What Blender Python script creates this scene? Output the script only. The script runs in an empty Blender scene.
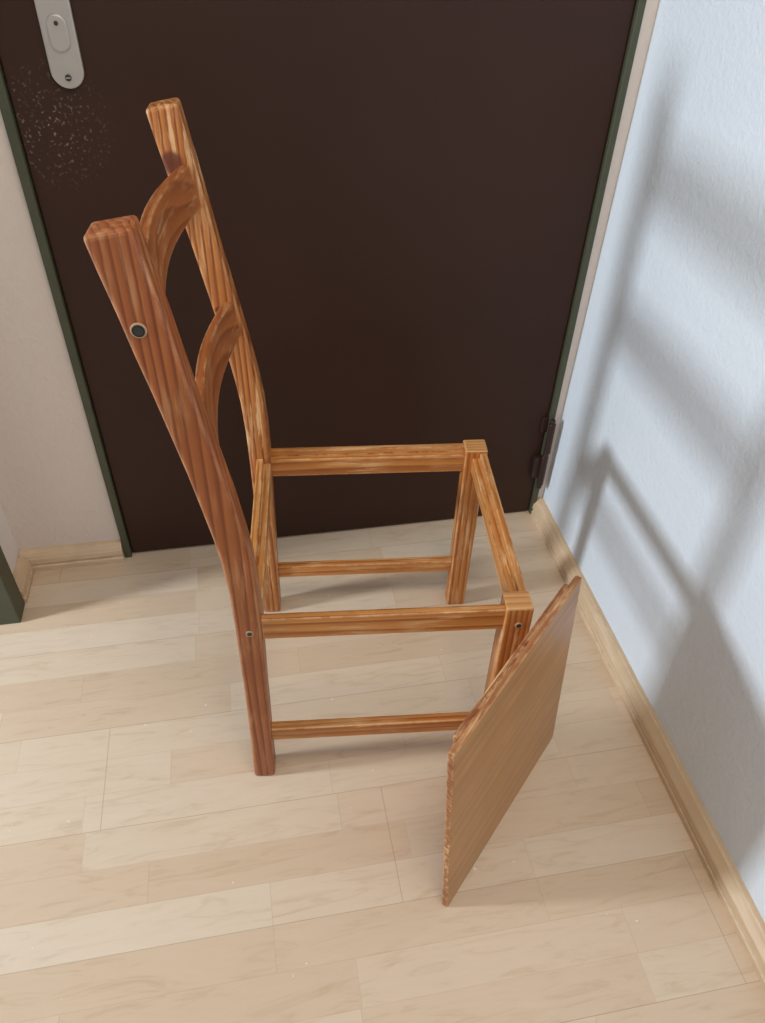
import bpy, bmesh, math
from mathutils import Vector, Matrix
S=bpy.context.scene
S.view_settings.view_transform='Standard'
S.view_settings.look='None'
S.view_settings.exposure=0.0

# ---------------------------------------------------------------- node helpers
def new_mat(name, rough=.5, spec=.5):
    m=bpy.data.materials.new(name); m.use_nodes=True
    nt=m.node_tree; b=nt.nodes['Principled BSDF']
    b.inputs['Roughness'].default_value=rough
    b.inputs['Specular IOR Level'].default_value=spec
    return m,nt,b
def N(nt,t,**k):
    n=nt.nodes.new(t)
    for a,v in k.items(): setattr(n,a,v)
    return n
def math_(nt,op,a,b=None,c=None):
    n=N(nt,'ShaderNodeMath',operation=op)
    for i,v in enumerate((a,b,c)):
        if v is None: continue
        if isinstance(v,(int,float)): n.inputs[i].default_value=v
        else: nt.links.new(v,n.inputs[i])
    return n.outputs[0]
def ramp(nt,fac,stops):
    n=N(nt,'ShaderNodeValToRGB'); cr=n.color_ramp
    while len(cr.elements)<len(stops): cr.elements.new(.5)
    for e,(p,c) in zip(cr.elements,stops): e.position=p; e.color=(*c,1)
    nt.links.new(fac,n.inputs[0]); return n.outputs[0]
def mix(nt,fac,a,b,mode='MIX'):
    n=N(nt,'ShaderNodeMix',data_type='RGBA',blend_type=mode)
    for s,v in ((n.inputs[0],fac),(n.inputs[6],a),(n.inputs[7],b)):
        if isinstance(v,(int,float)): s.default_value=v
        elif isinstance(v,tuple): s.default_value=(*v,1)
        else: nt.links.new(v,s)
    return n.outputs[2]
def objco(nt,scale=(1,1,1),loc=(0,0,0),rot=(0,0,0)):
    t=N(nt,'ShaderNodeTexCoord'); m=N(nt,'ShaderNodeMapping')
    m.inputs['Scale'].default_value=scale; m.inputs['Location'].default_value=loc
    m.inputs['Rotation'].default_value=rot
    nt.links.new(t.outputs['Object'],m.inputs[0]); return m.outputs[0]
def noise(nt,co,scale,detail=3,rough=.5,dist=0):
    n=N(nt,'ShaderNodeTexNoise'); n.inputs['Scale'].default_value=scale
    n.inputs['Detail'].default_value=detail; n.inputs['Roughness'].default_value=rough
    n.inputs['Distortion'].default_value=dist
    nt.links.new(co,n.inputs['Vector']); return n.outputs[0]
def bump(nt,b,h,strength=.2,dist=.002):
    n=N(nt,'ShaderNodeBump'); n.inputs['Strength'].default_value=strength
    n.inputs['Distance'].default_value=dist
    nt.links.new(h,n.inputs['Height']); nt.links.new(n.outputs[0],b.inputs['Normal'])
def srgb(r,g,b):
    f=lambda c:(c/255/12.92) if c/255<=.04045 else ((c/255+.055)/1.055)**2.4
    return (f(r),f(g),f(b))

# ---------------------------------------------------------------- materials
def wood(name,axis,light,mid,dark,freq=60,seed=0.0,knots=(),rough=.38,patch=.5,stretch=.035,warpk=14,pale=srgb(222,182,132),contrast=1.0,wear=.8):
    m,nt,b=new_mat(name,rough,.5)
    sc=[1,1,1]; sc[axis]=stretch
    co=objco(nt,tuple(sc),(seed,seed*.7,seed*1.3))
    warp=noise(nt,co,9,3,.5)
    sep=N(nt,'ShaderNodeSeparateXYZ'); nt.links.new(co,sep.inputs[0])
    cr=[i for i in range(3) if i!=axis]
    s=math_(nt,'ADD',sep.outputs[cr[0]],math_(nt,'MULTIPLY',sep.outputs[cr[1]],.6))
    ph=math_(nt,'ADD',math_(nt,'MULTIPLY',s,freq*3.2),math_(nt,'MULTIPLY',warp,warpk))
    band=math_(nt,'FRACT',math_(nt,'MULTIPLY',ph,.5))
    col=ramp(nt,band,[(0,light),(.5,mid),(.84,dark),(.96,mid),(1,light)])
    col=mix(nt,1-contrast,col,mid)
    co2=objco(nt,tuple(2 if i==axis else 60 for i in range(3)))
    fine=noise(nt,co2,6,4,.6)
    col=mix(nt,math_(nt,'MULTIPLY',fine,.4),col,dark)
    big=noise(nt,objco(nt,(1,1,1),(seed,0,0)),9,3,.55)
    bg=ramp(nt,big,[(.35,(0,0,0)),(.68,(.55,.55,.55))])
    col=mix(nt,bg,col,tuple(c*.66 for c in mid))
    # streaks of pale wood where the varnish is sanded or rubbed off
    co3=objco(nt,tuple(.22 if i==axis else 3.0 for i in range(3)),(seed,3,1))
    pt=noise(nt,co3,34,5,.7)
    reg=ramp(nt,noise(nt,objco(nt,(1,1,1),(seed,7,1)),8,2,.5),[(.42,(0,0,0)),(.58,(1,1,1))])
    f=ramp(nt,pt,[(.50,(0,0,0)),(.62,(patch,)*3)])
    col=mix(nt,math_(nt,'MULTIPLY',f,reg),col,pale)
    bv=N(nt,'ShaderNodeBevel',samples=4); bv.inputs['Radius'].default_value=.005
    geo=N(nt,'ShaderNodeNewGeometry')
    dp=N(nt,'ShaderNodeVectorMath',operation='DOT_PRODUCT'); nt.links.new(bv.outputs[0],dp.inputs[0]); nt.links.new(geo.outputs['True Normal'],dp.inputs[1])
    em=ramp(nt,math_(nt,'SUBTRACT',1.0,dp.outputs['Value']),[(.015,(0,0,0)),(.10,(1,1,1))])
    wn=ramp(nt,noise(nt,objco(nt,(1,1,1),(seed,1,2)),38,4,.65),[(.42,(0,0,0)),(.56,(wear,)*3)])
    col=mix(nt,math_(nt,'MULTIPLY',em,wn),col,pale)
    for (p,r) in knots:
        t=N(nt,'ShaderNodeTexCoord')
        vm=N(nt,'ShaderNodeVectorMath',operation='DISTANCE'); vm.inputs[1].default_value=p
        nt.links.new(t.outputs['Object'],vm.inputs[0])
        k=ramp(nt,math_(nt,'DIVIDE',vm.outputs['Value'],r*2),[(0,(1,1,1)),(.42,(.85,.85,.85)),(.6,(0,0,0))])
        col=mix(nt,k,col,srgb(95,45,30))
    nt.links.new(col,b.inputs['Base Color'])
    bump(nt,b,band,.15,.0006)
    return m
L,Mi,D=srgb(210,144,76),srgb(192,120,58),srgb(140,76,36)
L2,M2,D2=srgb(186,114,62),srgb(166,92,48),srgb(112,54,28)
W_post=wood('pine_varnished_reddish_post',2,L2,M2,D2,seed=.3,patch=.25,contrast=1,wear=.5)
W_postf=wood('pine_varnished_knotty_post',2,L,srgb(184,110,54),D2,seed=1.7,patch=.85,contrast=1,knots=[((-.086,.380,.915),.015),((-.05,.380,.70),.006)])
W_leg=wood('pine_varnished_leg',2,L,Mi,D,seed=2.2,patch=.7,contrast=.95)
W_x=wood('pine_varnished_side_rail',0,srgb(218,156,84),srgb(198,128,62),D,seed=.9,patch=.7,contrast=.9,wear=1)
W_y=wood('pine_varnished_cross_rail',1,srgb(222,162,92),srgb(204,136,70),D,seed=1.1,patch=1,contrast=.85,wear=1)
W_slat=wood('pine_varnished_slat',1,srgb(190,118,64),srgb(166,94,48),srgb(112,58,30),freq=50,seed=.5,patch=.4,contrast=.6,warpk=6,wear=.8)
W_bare=wood('pine_bare_end',0,srgb(226,178,118),srgb(208,152,92),srgb(176,116,66),seed=.5,patch=.3)
W_board=wood('pine_seat_board',0,srgb(204,152,94),srgb(190,134,78),srgb(166,108,58),freq=16,seed=4.1,patch=.16,stretch=.03,rough=.3,contrast=.6,warpk=9,wear=.6)
W_edge=wood('pine_seat_board_edge',0,srgb(196,138,88),srgb(160,94,54),srgb(116,60,34),seed=4.1,patch=.9,contrast=.9,wear=1)
W_bb=wood('spruce_baseboard_x',0,srgb(226,204,174),srgb(218,192,158),srgb(204,172,136),freq=40,seed=5,patch=.3,rough=.5,pale=srgb(236,220,196),contrast=.5,warpk=5)
W_bby=wood('spruce_baseboard_y',1,srgb(222,200,170),srgb(212,186,152),srgb(198,166,130),freq=40,seed=5,patch=.3,rough=.5,pale=srgb(236,220,196),contrast=.5,warpk=5)

def plaster(name,c,c2=None):
    m,nt,b=new_mat(name,.85,.2)
    co=objco(nt)
    n1=noise(nt,co,3,3); n2=noise(nt,co,90,4,.6)
    col=mix(nt,n1,c,c2 or tuple(x*.94 for x in c))
    nt.links.new(col,b.inputs['Base Color']); bump(nt,b,n2,.5,.004); return m
P_white=plaster('white_plaster',srgb(220,230,239))
P_left=plaster('left_white_plaster',srgb(232,228,225))
P_cream=plaster('cream_plaster',srgb(226,215,206))

def floor_mat():
    m,nt,b=new_mat('birch_strip_laminate',.36,.45)
    t=N(nt,'ShaderNodeTexCoord'); sep=N(nt,'ShaderNodeSeparateXYZ'); nt.links.new(t.outputs['Object'],sep.inputs[0])
    x,y=sep.outputs[0],sep.outputs[1]
    rw=.066
    yr=math_(nt,'DIVIDE',math_(nt,'ADD',y,10.015),rw); row=math_(nt,'FLOOR',yr); fy=math_(nt,'FRACT',yr)
    wn=N(nt,'ShaderNodeTexWhiteNoise',noise_dimensions='1D'); nt.links.new(row,wn.inputs['W'])
    xr=math_(nt,'ADD',math_(nt,'DIVIDE',x,.42),math_(nt,'MULTIPLY',wn.outputs[0],7))
    cell=math_(nt,'FLOOR',xr); fx=math_(nt,'FRACT',xr)
    cb=N(nt,'ShaderNodeCombineXYZ'); nt.links.new(row,cb.inputs[0]); nt.links.new(cell,cb.inputs[1])
    w2=N(nt,'ShaderNodeTexWhiteNoise',noise_dimensions='3D'); nt.links.new(cb.outputs[0],w2.inputs[0])
    tint=ramp(nt,w2.outputs[0],[(0,srgb(210,187,160)),(.5,srgb(217,197,172)),(1,srgb(221,204,182))])
    vm=N(nt,'ShaderNodeVectorMath',operation='MULTIPLY_ADD')
    nt.links.new(t.outputs['Object'],vm.inputs[0]); vm.inputs[1].default_value=(1,6,1)
    nt.links.new(w2.outputs[1],vm.inputs[2])
    g=noise(nt,vm.outputs[0],8,6,.65,1.4)
    gm=ramp(nt,g,[(.32,(.80,.74,.66)),(.46,(.95,.93,.91)),(.7,(1.0,1.0,1.0))])
    col=mix(nt,.65,tint,gm,'MULTIPLY')
    e1=math_(nt,'LESS_THAN',fy,.018); e2=math_(nt,'LESS_THAN',fx,.0035)
    seam=math_(nt,'MAXIMUM',e1,e2)
    col=mix(nt,math_(nt,'MULTIPLY',seam,.2),col,srgb(165,135,104))
    y3=math_(nt,'FRACT',math_(nt,'DIVIDE',math_(nt,'ADD',y,10.015),rw*3)); b3=math_(nt,'FLOOR',math_(nt,'DIVIDE',math_(nt,'ADD',y,10.015),rw*3))
    x3=math_(nt,'FRACT',math_(nt,'ADD',math_(nt,'DIVIDE',x,1.28),math_(nt,'ADD',math_(nt,'MULTIPLY',b3,.37),.275)))
    s3=math_(nt,'MAXIMUM',math_(nt,'LESS_THAN',y3,.005),math_(nt,'LESS_THAN',x3,.0011))
    col=mix(nt,math_(nt,'MULTIPLY',s3,.42),col,srgb(140,114,86))
    # tiny paint specks
    sp=ramp(nt,noise(nt,t.outputs['Object'],75,2,.5),[(.755,(0,0,0)),(.775,(.7,.7,.7))])
    col=mix(nt,sp,col,srgb(240,238,234))
    nt.links.new(col,b.inputs['Base Color'])
    return m
F_mat=floor_mat()

def door_mat():
    m,nt,b=new_mat('dark_brown_door_paint',.45,.25)
    co=objco(nt)
    n=noise(nt,co,2.5,3); col=mix(nt,n,srgb(50,31,23),srgb(64,42,33))
    t=N(nt,'ShaderNodeTexCoord'); vm=N(nt,'ShaderNodeVectorMath',operation='DISTANCE'); vm.inputs[1].default_value=(-.262,1.335,.905)
    nt.links.new(t.outputs['Object'],vm.inputs[0])
    msk=ramp(nt,math_(nt,'MULTIPLY',vm.outputs['Value'],5),[(0,(1,1,1)),(.5,(0,0,0))])
    sp=ramp(nt,noise(nt,co,190,3,.6),[(.585,(0,0,0)),(.67,(.75,.75,.75))])
    col=mix(nt,math_(nt,'MULTIPLY',msk,sp),col,srgb(165,145,128))
    nt.links.new(col,b.inputs['Base Color'])
    return m
Door=door_mat()
def flat(name,c,rough=.5,metal=0,var=.15):
    m,nt,b=new_mat(name,rough)
    n=noise(nt,objco(nt),30,3)
    nt.links.new(mix(nt,n,c,tuple(x*(1-var) for x in c)),b.inputs['Base Color'])
    b.inputs['Metallic'].default_value=metal; return m
Green=flat('dark_green_frame_paint',srgb(78,82,62),.5,var=.3)
Steel=flat('satin_steel',srgb(200,194,186),.42,.6)
DarkSteel=flat('dark_steel',srgb(80,78,76),.4,.7)
HingeM=flat('brown_painted_hinge',srgb(58,38,32),.4,.2)
Hole=flat('dark_hole',srgb(40,34,30),.6)
Putty=flat('pale_ring',srgb(186,160,130),.6)

# ---------------------------------------------------------------- mesh helpers
def finish(name,bm,mats,parent=None,bevel=0,seg=2,smooth=False):
    bmesh.ops.recalc_face_normals(bm,faces=bm.faces[:])
    me=bpy.data.meshes.new(name); bm.to_mesh(me); bm.free()
    for m in (mats if isinstance(mats,(list,tuple)) else [mats]): me.materials.append(m)
    o=bpy.data.objects.new(name,me); S.collection.objects.link(o)
    if smooth:
        for p in me.polygons: p.use_smooth=True
    if bevel:
        md=o.modifiers.new('bevel','BEVEL'); md.width=bevel; md.segments=seg; md.limit_method='ANGLE'; md.angle_limit=math.radians(40)
    if parent: o.parent=parent
    return o
def add_box(bm,a,b,mi=0):
    vs=[bm.verts.new((x,y,z)) for x in (a[0],b[0]) for y in (a[1],b[1]) for z in (a[2],b[2])]
    for f in ((0,1,3,2),(4,6,7,5),(0,4,5,1),(2,3,7,6),(0,2,6,4),(1,5,7,3)):
        fc=bm.faces.new([vs[i] for i in f]); fc.material_index=mi
def box(name,a,b,mat,parent=None,bevel=0):
    bm=bmesh.new(); add_box(bm,a,b); return finish(name,bm,mat,parent,bevel)
def boxes(name,lst,mat,parent=None,bevel=0):
    bm=bmesh.new()
    for l in lst: add_box(bm,*l)
    return finish(name,bm,mat,parent,bevel)
def prism(name,prof,axis,a,b,mat,parent=None,bevel=0):
    bm=bmesh.new(); rings=[]
    for t in (a,b):
        r=[]
        for p in prof:
            c=list(p); c.insert(axis,t); r.append(bm.verts.new(c))
        rings.append(r)
    n=len(prof)
    for i in range(n): bm.faces.new((rings[0][i],rings[0][(i+1)%n],rings[1][(i+1)%n],rings[1][i]))
    bm.faces.new(rings[0]); bm.faces.new(rings[1][::-1])
    return finish(name,bm,mat,parent,bevel)
def loft(name,rings,mat,parent=None,bevel=0,smooth=False,endmi=0):
    bm=bmesh.new(); R=[[bm.verts.new(p) for p in r] for r in rings]; n=len(rings[0])
    for k in range(len(R)-1):
        for i in range(n): bm.faces.new((R[k][i],R[k][(i+1)%n],R[k+1][(i+1)%n],R[k+1][i]))
    f=bm.faces.new(R[0]); g=bm.faces.new(R[-1][::-1]); g.material_index=endmi
    return finish(name,bm,mat,parent,bevel,seg=3,smooth=smooth)
def cyl(name,c,r,h,axis,mat,parent=None,seg=24,bevel=0):
    bm=bmesh.new(); bmesh.ops.create_cone(bm,cap_ends=True,segments=seg,radius1=r,radius2=r,depth=h)
    rot={2:Matrix.Identity(3),1:Matrix.Rotation(math.pi/2,3,'X'),0:Matrix.Rotation(math.pi/2,3,'Y')}[axis]
    for v in bm.verts: v.co=rot@v.co+Vector(c)
    return finish(name,bm,mat,parent,bevel)
def empty(name,loc=(0,0,0),rz=0):
    e=bpy.data.objects.new(name,None); e.empty_display_size=.1; S.collection.objects.link(e)
    e.location=loc; e.rotation_euler=(0,0,rz); return e

# ---------------------------------------------------------------- room
WX=.667; WY=1.34; LX=-.548; LEAN=.022; JL=.013
DL,DR=-.312,.639
box('floor',(-2.2,-1.2,-.05),(WX+.15,WY+.1,0),F_mat)
prism('wall_right',[(WX,0),(WX+.16,0),(WX+.16,2.5),(WX+2.5*LEAN,2.5)],1,-1.2,WY+.1,P_white)
fr=.013
bm=bmesh.new()
add_box(bm,(LX,WY,0),(DL-.018,WY+.1,2.5)); add_box(bm,(DL-.018,WY,2.03),(DR+fr+2.03*JL,WY+.1,2.5))
finish('wall_back',bm,P_cream)
bm=bmesh.new()
def quadprism(bm,x00,x01,x10,x11,z0,z1,y0,y1,mi=0):
    vs=[bm.verts.new(p) for p in ((x00,y0,z0),(x01,y0,z0),(x01,y1,z0),(x00,y1,z0),(x10,y0,z1),(x11,y0,z1),(x11,y1,z1),(x10,y1,z1))]
    for f in ((0,1,2,3),(4,7,6,5),(0,4,5,1),(1,5,6,2),(2,6,7,3),(3,7,4,0)): bm.faces.new([vs[i] for i in f]).material_index=mi
quadprism(bm,DR+fr,WX+.01,DR+fr+2.5*JL,WX+2.5*LEAN+.01,0,2.5,WY-.004,WY+.1)
finish('wall_back_corner',bm,P_cream)
LD0,LD1=.26,1.165
boxes('wall_left',[((LX-.1,LD1+.04,0),(LX,WY+.1,2.5)),((LX-.1,LD0-.04,2.03),(LX,LD1+.04,2.5)),((LX-.1,-1.2,0),(LX,LD0-.04,2.5))],P_left)
d=empty('door_1')
bm=bmesh.new(); quadprism(bm,DL,DR,DL,DR+2*JL,.004,2.0,WY-.002,WY+.04)
finish('door_leaf',bm,Door,d,.003)
bm=bmesh.new()
add_box(bm,(DL-.016,WY-.012,0),(DL-.001,WY+.05,2.03))
quadprism(bm,DR+.001,DR+fr,DR+.001+2.03*JL,DR+fr+2.03*JL,0,2.03,WY-.012,WY+.05)
add_box(bm,(DL-.001,WY-.012,2.002),(DR+.001+2*JL,WY+.05,2.03))
finish('door_frame',bm,Green,d,.002)
def stadium(cx,z0,z1,r,n=12):
    pts=[]
    for i in range(n+1):
        a=math.pi+math.pi*i/n; pts.append((cx+r*math.cos(a),z0+r+r*math.sin(a)))
    for i in range(n+1):
        a=math.pi*i/n; pts.append((cx+r*math.cos(a),z1-r+r*math.sin(a)))
    return pts
px=-.2215
prism('lock_plate',stadium(px,.960,1.215,.0235),1,WY-.010,WY-.002,Steel,d,.002)
prism('lock_cover',stadium(px,1.008,1.055,.014),1,WY-.0135,WY-.009,Steel,d,.002)
cyl('lock_pin',(px,WY-.0135,1.044),.003,.002,1,DarkSteel,d)
cyl('lock_screw',(px,WY-.0105,.975),.0045,.003,1,DarkSteel,d)
box('lock_screw_slot',(px-.0035,WY-.0125,.9743),(px+.0035,WY-.0118,.9757),Steel,d)
cyl('lever_neck',(px,WY-.03,1.165),.009,.05,1,Steel,d)
box('lever_grip',(px-.008,WY-.062,1.157),(px+.115,WY-.048,1.175),Steel,d,.005)
hx,hy=DR+.009,WY-.020
cyl('hinge_barrel_lower',(hx-.002,hy,.145),.0078,.085,2,HingeM,d,bevel=.002)
cyl('hinge_barrel_upper',(hx,hy,.236),.0078,.082,2,HingeM,d,bevel=.002)
cyl('hinge_collar',(hx-.001,hy,.191),.0062,.012,2,DarkSteel,d)
cyl('hinge_cap_top',(hx,hy,.281),.0055,.012,2,HingeM,d,bevel=.002)
cyl('hinge_cap_bottom',(hx-.002,hy,.098),.0055,.012,2,HingeM,d,bevel=.002)
boxes('hinge_leaves',[((hx-.020,WY-.008,.245),(hx-.002,WY-.002,.285)),((hx-.024,WY-.016,.12),(hx-.002,WY-.002,.180))],HingeM,d,.002)
d2=empty('door_2')
boxes('door_frame_side',[((LX-.11,LD1,0),(LX+.020,LD1+.055,2.08)),((LX-.11,LD0-.055,0),(LX+.020,LD0,2.08)),((LX-.11,LD0,2.03),(LX+.020,LD1,2.08))],Green,d2,.003)
def bbprof(w0,sgn):
    T=.024
    pts=[(-.002,0),(T,0),(T,.012),(T-.003,.014),(T-.003,.020),(T,.022),(T-.002,.034),(T-.010,.043),(T-.016,.048),(-.002,.048)]
    return [(w0+sgn*p[0],p[1]) for p in pts]
prism('baseboard_right',bbprof(WX,-1),1,-1.2,WY-.005,W_bby,None,.001)
prism('baseboard_back',bbprof(WY,-1),0,LX+.001,DL-.017,W_bb,None,.001)
prism('baseboard_left',bbprof(LX,1),1,LD1+.056,WY-.024,W_bby,None,.001)

# ---------------------------------------------------------------- chair
ch=empty('wooden_chair',(-.0325,.728,0),-math.radians(6.1))
Z =[0,.10,.25,.40,.47,.53,.58,.64,.69,.745,.80,.85,.90,.95,.984]
UL=[-.036,-.033,-.030,-.029,-.0300,-.033,-.039,-.048,-.056,-.066,-.076,-.086,-.095,-.105,-.111]
UR=[0,.002,.005,.009,.009,.006,.000,-.009,-.018,-.028,-.038,-.046,-.054,-.063,-.069]
def post(name,v0,v1,mat,drop=0,dl=0,dr=0,tilt=.004):
    rings=[]
    for z,a,b in zip(Z,UL,UR):
        k=max(0,(z-.5)/.484); za=z-drop*k; t=tilt*k
        rings.append([(a+dl*k,v0,za-t),(b+dr*k,v0,za+t),(b+dr*k,v1,za+t),(a+dl*k,v1,za-t)])
    return loft(name,rings,mat,ch,.0055)
post('back_post_1',0,.040,W_post,.014,-.001,.004)
post('back_post_2',.382,.418,W_postf,-.001,.0,.0)
def cu(z):
    for i in range(len(Z)-1):
        if Z[i]<=z<=Z[i+1]:
            t=(z-Z[i])/(Z[i+1]-Z[i]); return ((UL[i]+UR[i])*(1-t)+(UL[i+1]+UR[i+1])*t)/2
def slat(name,z0,z1,bow,arch):
    rings=[]; n=20
    for i in range(n+1):
        t=i/n; v=.030+(.388-.030)*t; s=math.sin(math.pi*t)
        zb=z0+arch*.5*s; zt=z1+arch*s; r=[]
        th=.013
        for (z,o) in ((zb,th/2),(zt,th/2),(zt,-th/2),(zb,-th/2)):
            r.append((cu(z)+.007-bow*s+o,v,z))
        rings.append(r)
    return loft(name,rings,W_slat,ch,.003)
slat('back_slat_1',.855,.912,.019,.005)
slat('back_slat_2',.657,.714,.019,.005)
def leg(name,v0,v1):
    rings=[]
    for z,t,q in ((0,.003,-.005),(.33,.001,-.001),(.37,0,0),(.418,0,0)):
        rings.append([(.361+t+q,v0+t,z),(.402-t*.3+q,v0+t,z),(.402-t*.3+q,v1-t,z),(.361+t+q,v1-t,z)])
    return loft(name,rings,[W_leg,W_bare],ch,.003,endmi=1)
leg('front_leg_1',0,.037)
leg('front_leg_2',.380,.418)
boxes('seat_rail_1',[((.008,.004,.371),(.362,.015,.413)),((.008,.0145,.371),(.362,.027,.402))],W_x,ch,.002)
boxes('seat_rail_2',[((.004,.403,.364),(.362,.414,.413)),((.004,.391,.364),(.362,.4035,.402))],W_x,ch,.002)
boxes('seat_rail_3',[((.388,.036,.372),(.400,.381,.413)),((.374,.036,.372),(.3885,.381,.402))],W_y,ch,.002)
boxes('seat_rail_4',[((-.016,.036,.372),(-.004,.383,.413)),((-.0045,.036,.372),(.008,.383,.402))],W_y,ch,.002)
box('stretcher_1',(.0,.008,.100),(.362,.026,.131),W_x,ch,.003)
box('stretcher_2',(.0,.390,.098),(.362,.408,.127),W_x,ch,.003)
bu=-.0765; bz=.870
cyl('bolt_ring',(bu,.0,bz),.0085,.003,1,Putty,ch,bevel=.0008)
cyl('bolt_hole',(bu,-.0008,bz),.0066,.003,1,Hole,ch)
cyl('bolt_head',(bu,-.0012,bz),.0046,.003,1,DarkSteel,ch)
for i,(u,z) in enumerate(((-.009,.390),(.383,.383))):
    cyl('rail_screw_ring_%d'%(i+1),(u,0,z),.0058,.0024,1,Putty,ch)
    cyl('rail_screw_%d'%(i+1),(u,-.0006,z),.0036,.0024,1,DarkSteel,ch)

# ---------------------------------------------------------------- seat board leaning on the front leg
ex=Vector((.715,.70,0)).normalized()
up=Vector((-.023,.015,.41)).normalized()
nz=ex.cross(up).normalized()
up=nz.cross(ex).normalized()
def board():
    bm=bmesh.new()
    W,Hh,T=.375,.412,.011
    add_box(bm,(0,0,-T),(W,Hh,0),0)
    add_box(bm,(.024,.010,-T-.007),(W-.024,Hh-.001,-T+.0004),1)
    bm.faces.ensure_lookup_table()
    for f in bm.faces[:6]:
        c=f.calc_center_median()
        if abs(c.z)>1e-6: f.material_index=1
    return finish('chair_seat_board',bm,[W_board,W_edge],None,.0025,3)
o=board()
o.matrix_world=Matrix.Translation((.214,.459,.0005))@Matrix((ex,up,nz)).transposed().to_4x4()

# ---------------------------------------------------------------- lights
def area(name,loc,target,sx,sy,power,col):
    l=bpy.data.lights.new(name,'AREA'); l.shape='RECTANGLE'; l.size=sx; l.size_y=sy; l.energy=power; l.color=col
    o=bpy.data.objects.new(name,l); S.collection.objects.link(o); o.location=loc
    o.rotation_euler=(Vector(target)-Vector(loc)).to_track_quat('-Z','Y').to_euler(); return o
area('window_daylight',(-2.3,.83,1.0),(.6,.75,.45),.24,.34,52,(.86,.93,1.0))
area('ceiling_lamp',(.2,.1,2.4),(.25,.7,0),.6,.6,14.5,(1.0,.83,.64))
w=bpy.data.worlds.new('world'); S.world=w; w.use_nodes=True
w.node_tree.nodes['Background'].inputs[0].default_value=(.84,.91,1.0,1); w.node_tree.nodes['Background'].inputs[1].default_value=.52

# ---------------------------------------------------------------- camera
M=((0.98359,-0.10197,0.14883),(-0.17907,-0.65209,0.73669),(0.02193,-0.75125,-0.65965))
R=Matrix([[r[0],-r[1],-r[2]] for r in M])
cam=bpy.data.cameras.new('camera'); co=bpy.data.objects.new('camera',cam); S.collection.objects.link(co)
cam.sensor_fit='HORIZONTAL'; cam.sensor_width=36; cam.lens=36*767/765; cam.clip_start=.01
co.matrix_world=Matrix.Translation((0,0,1.25))@R.to_4x4()
S.camera=co
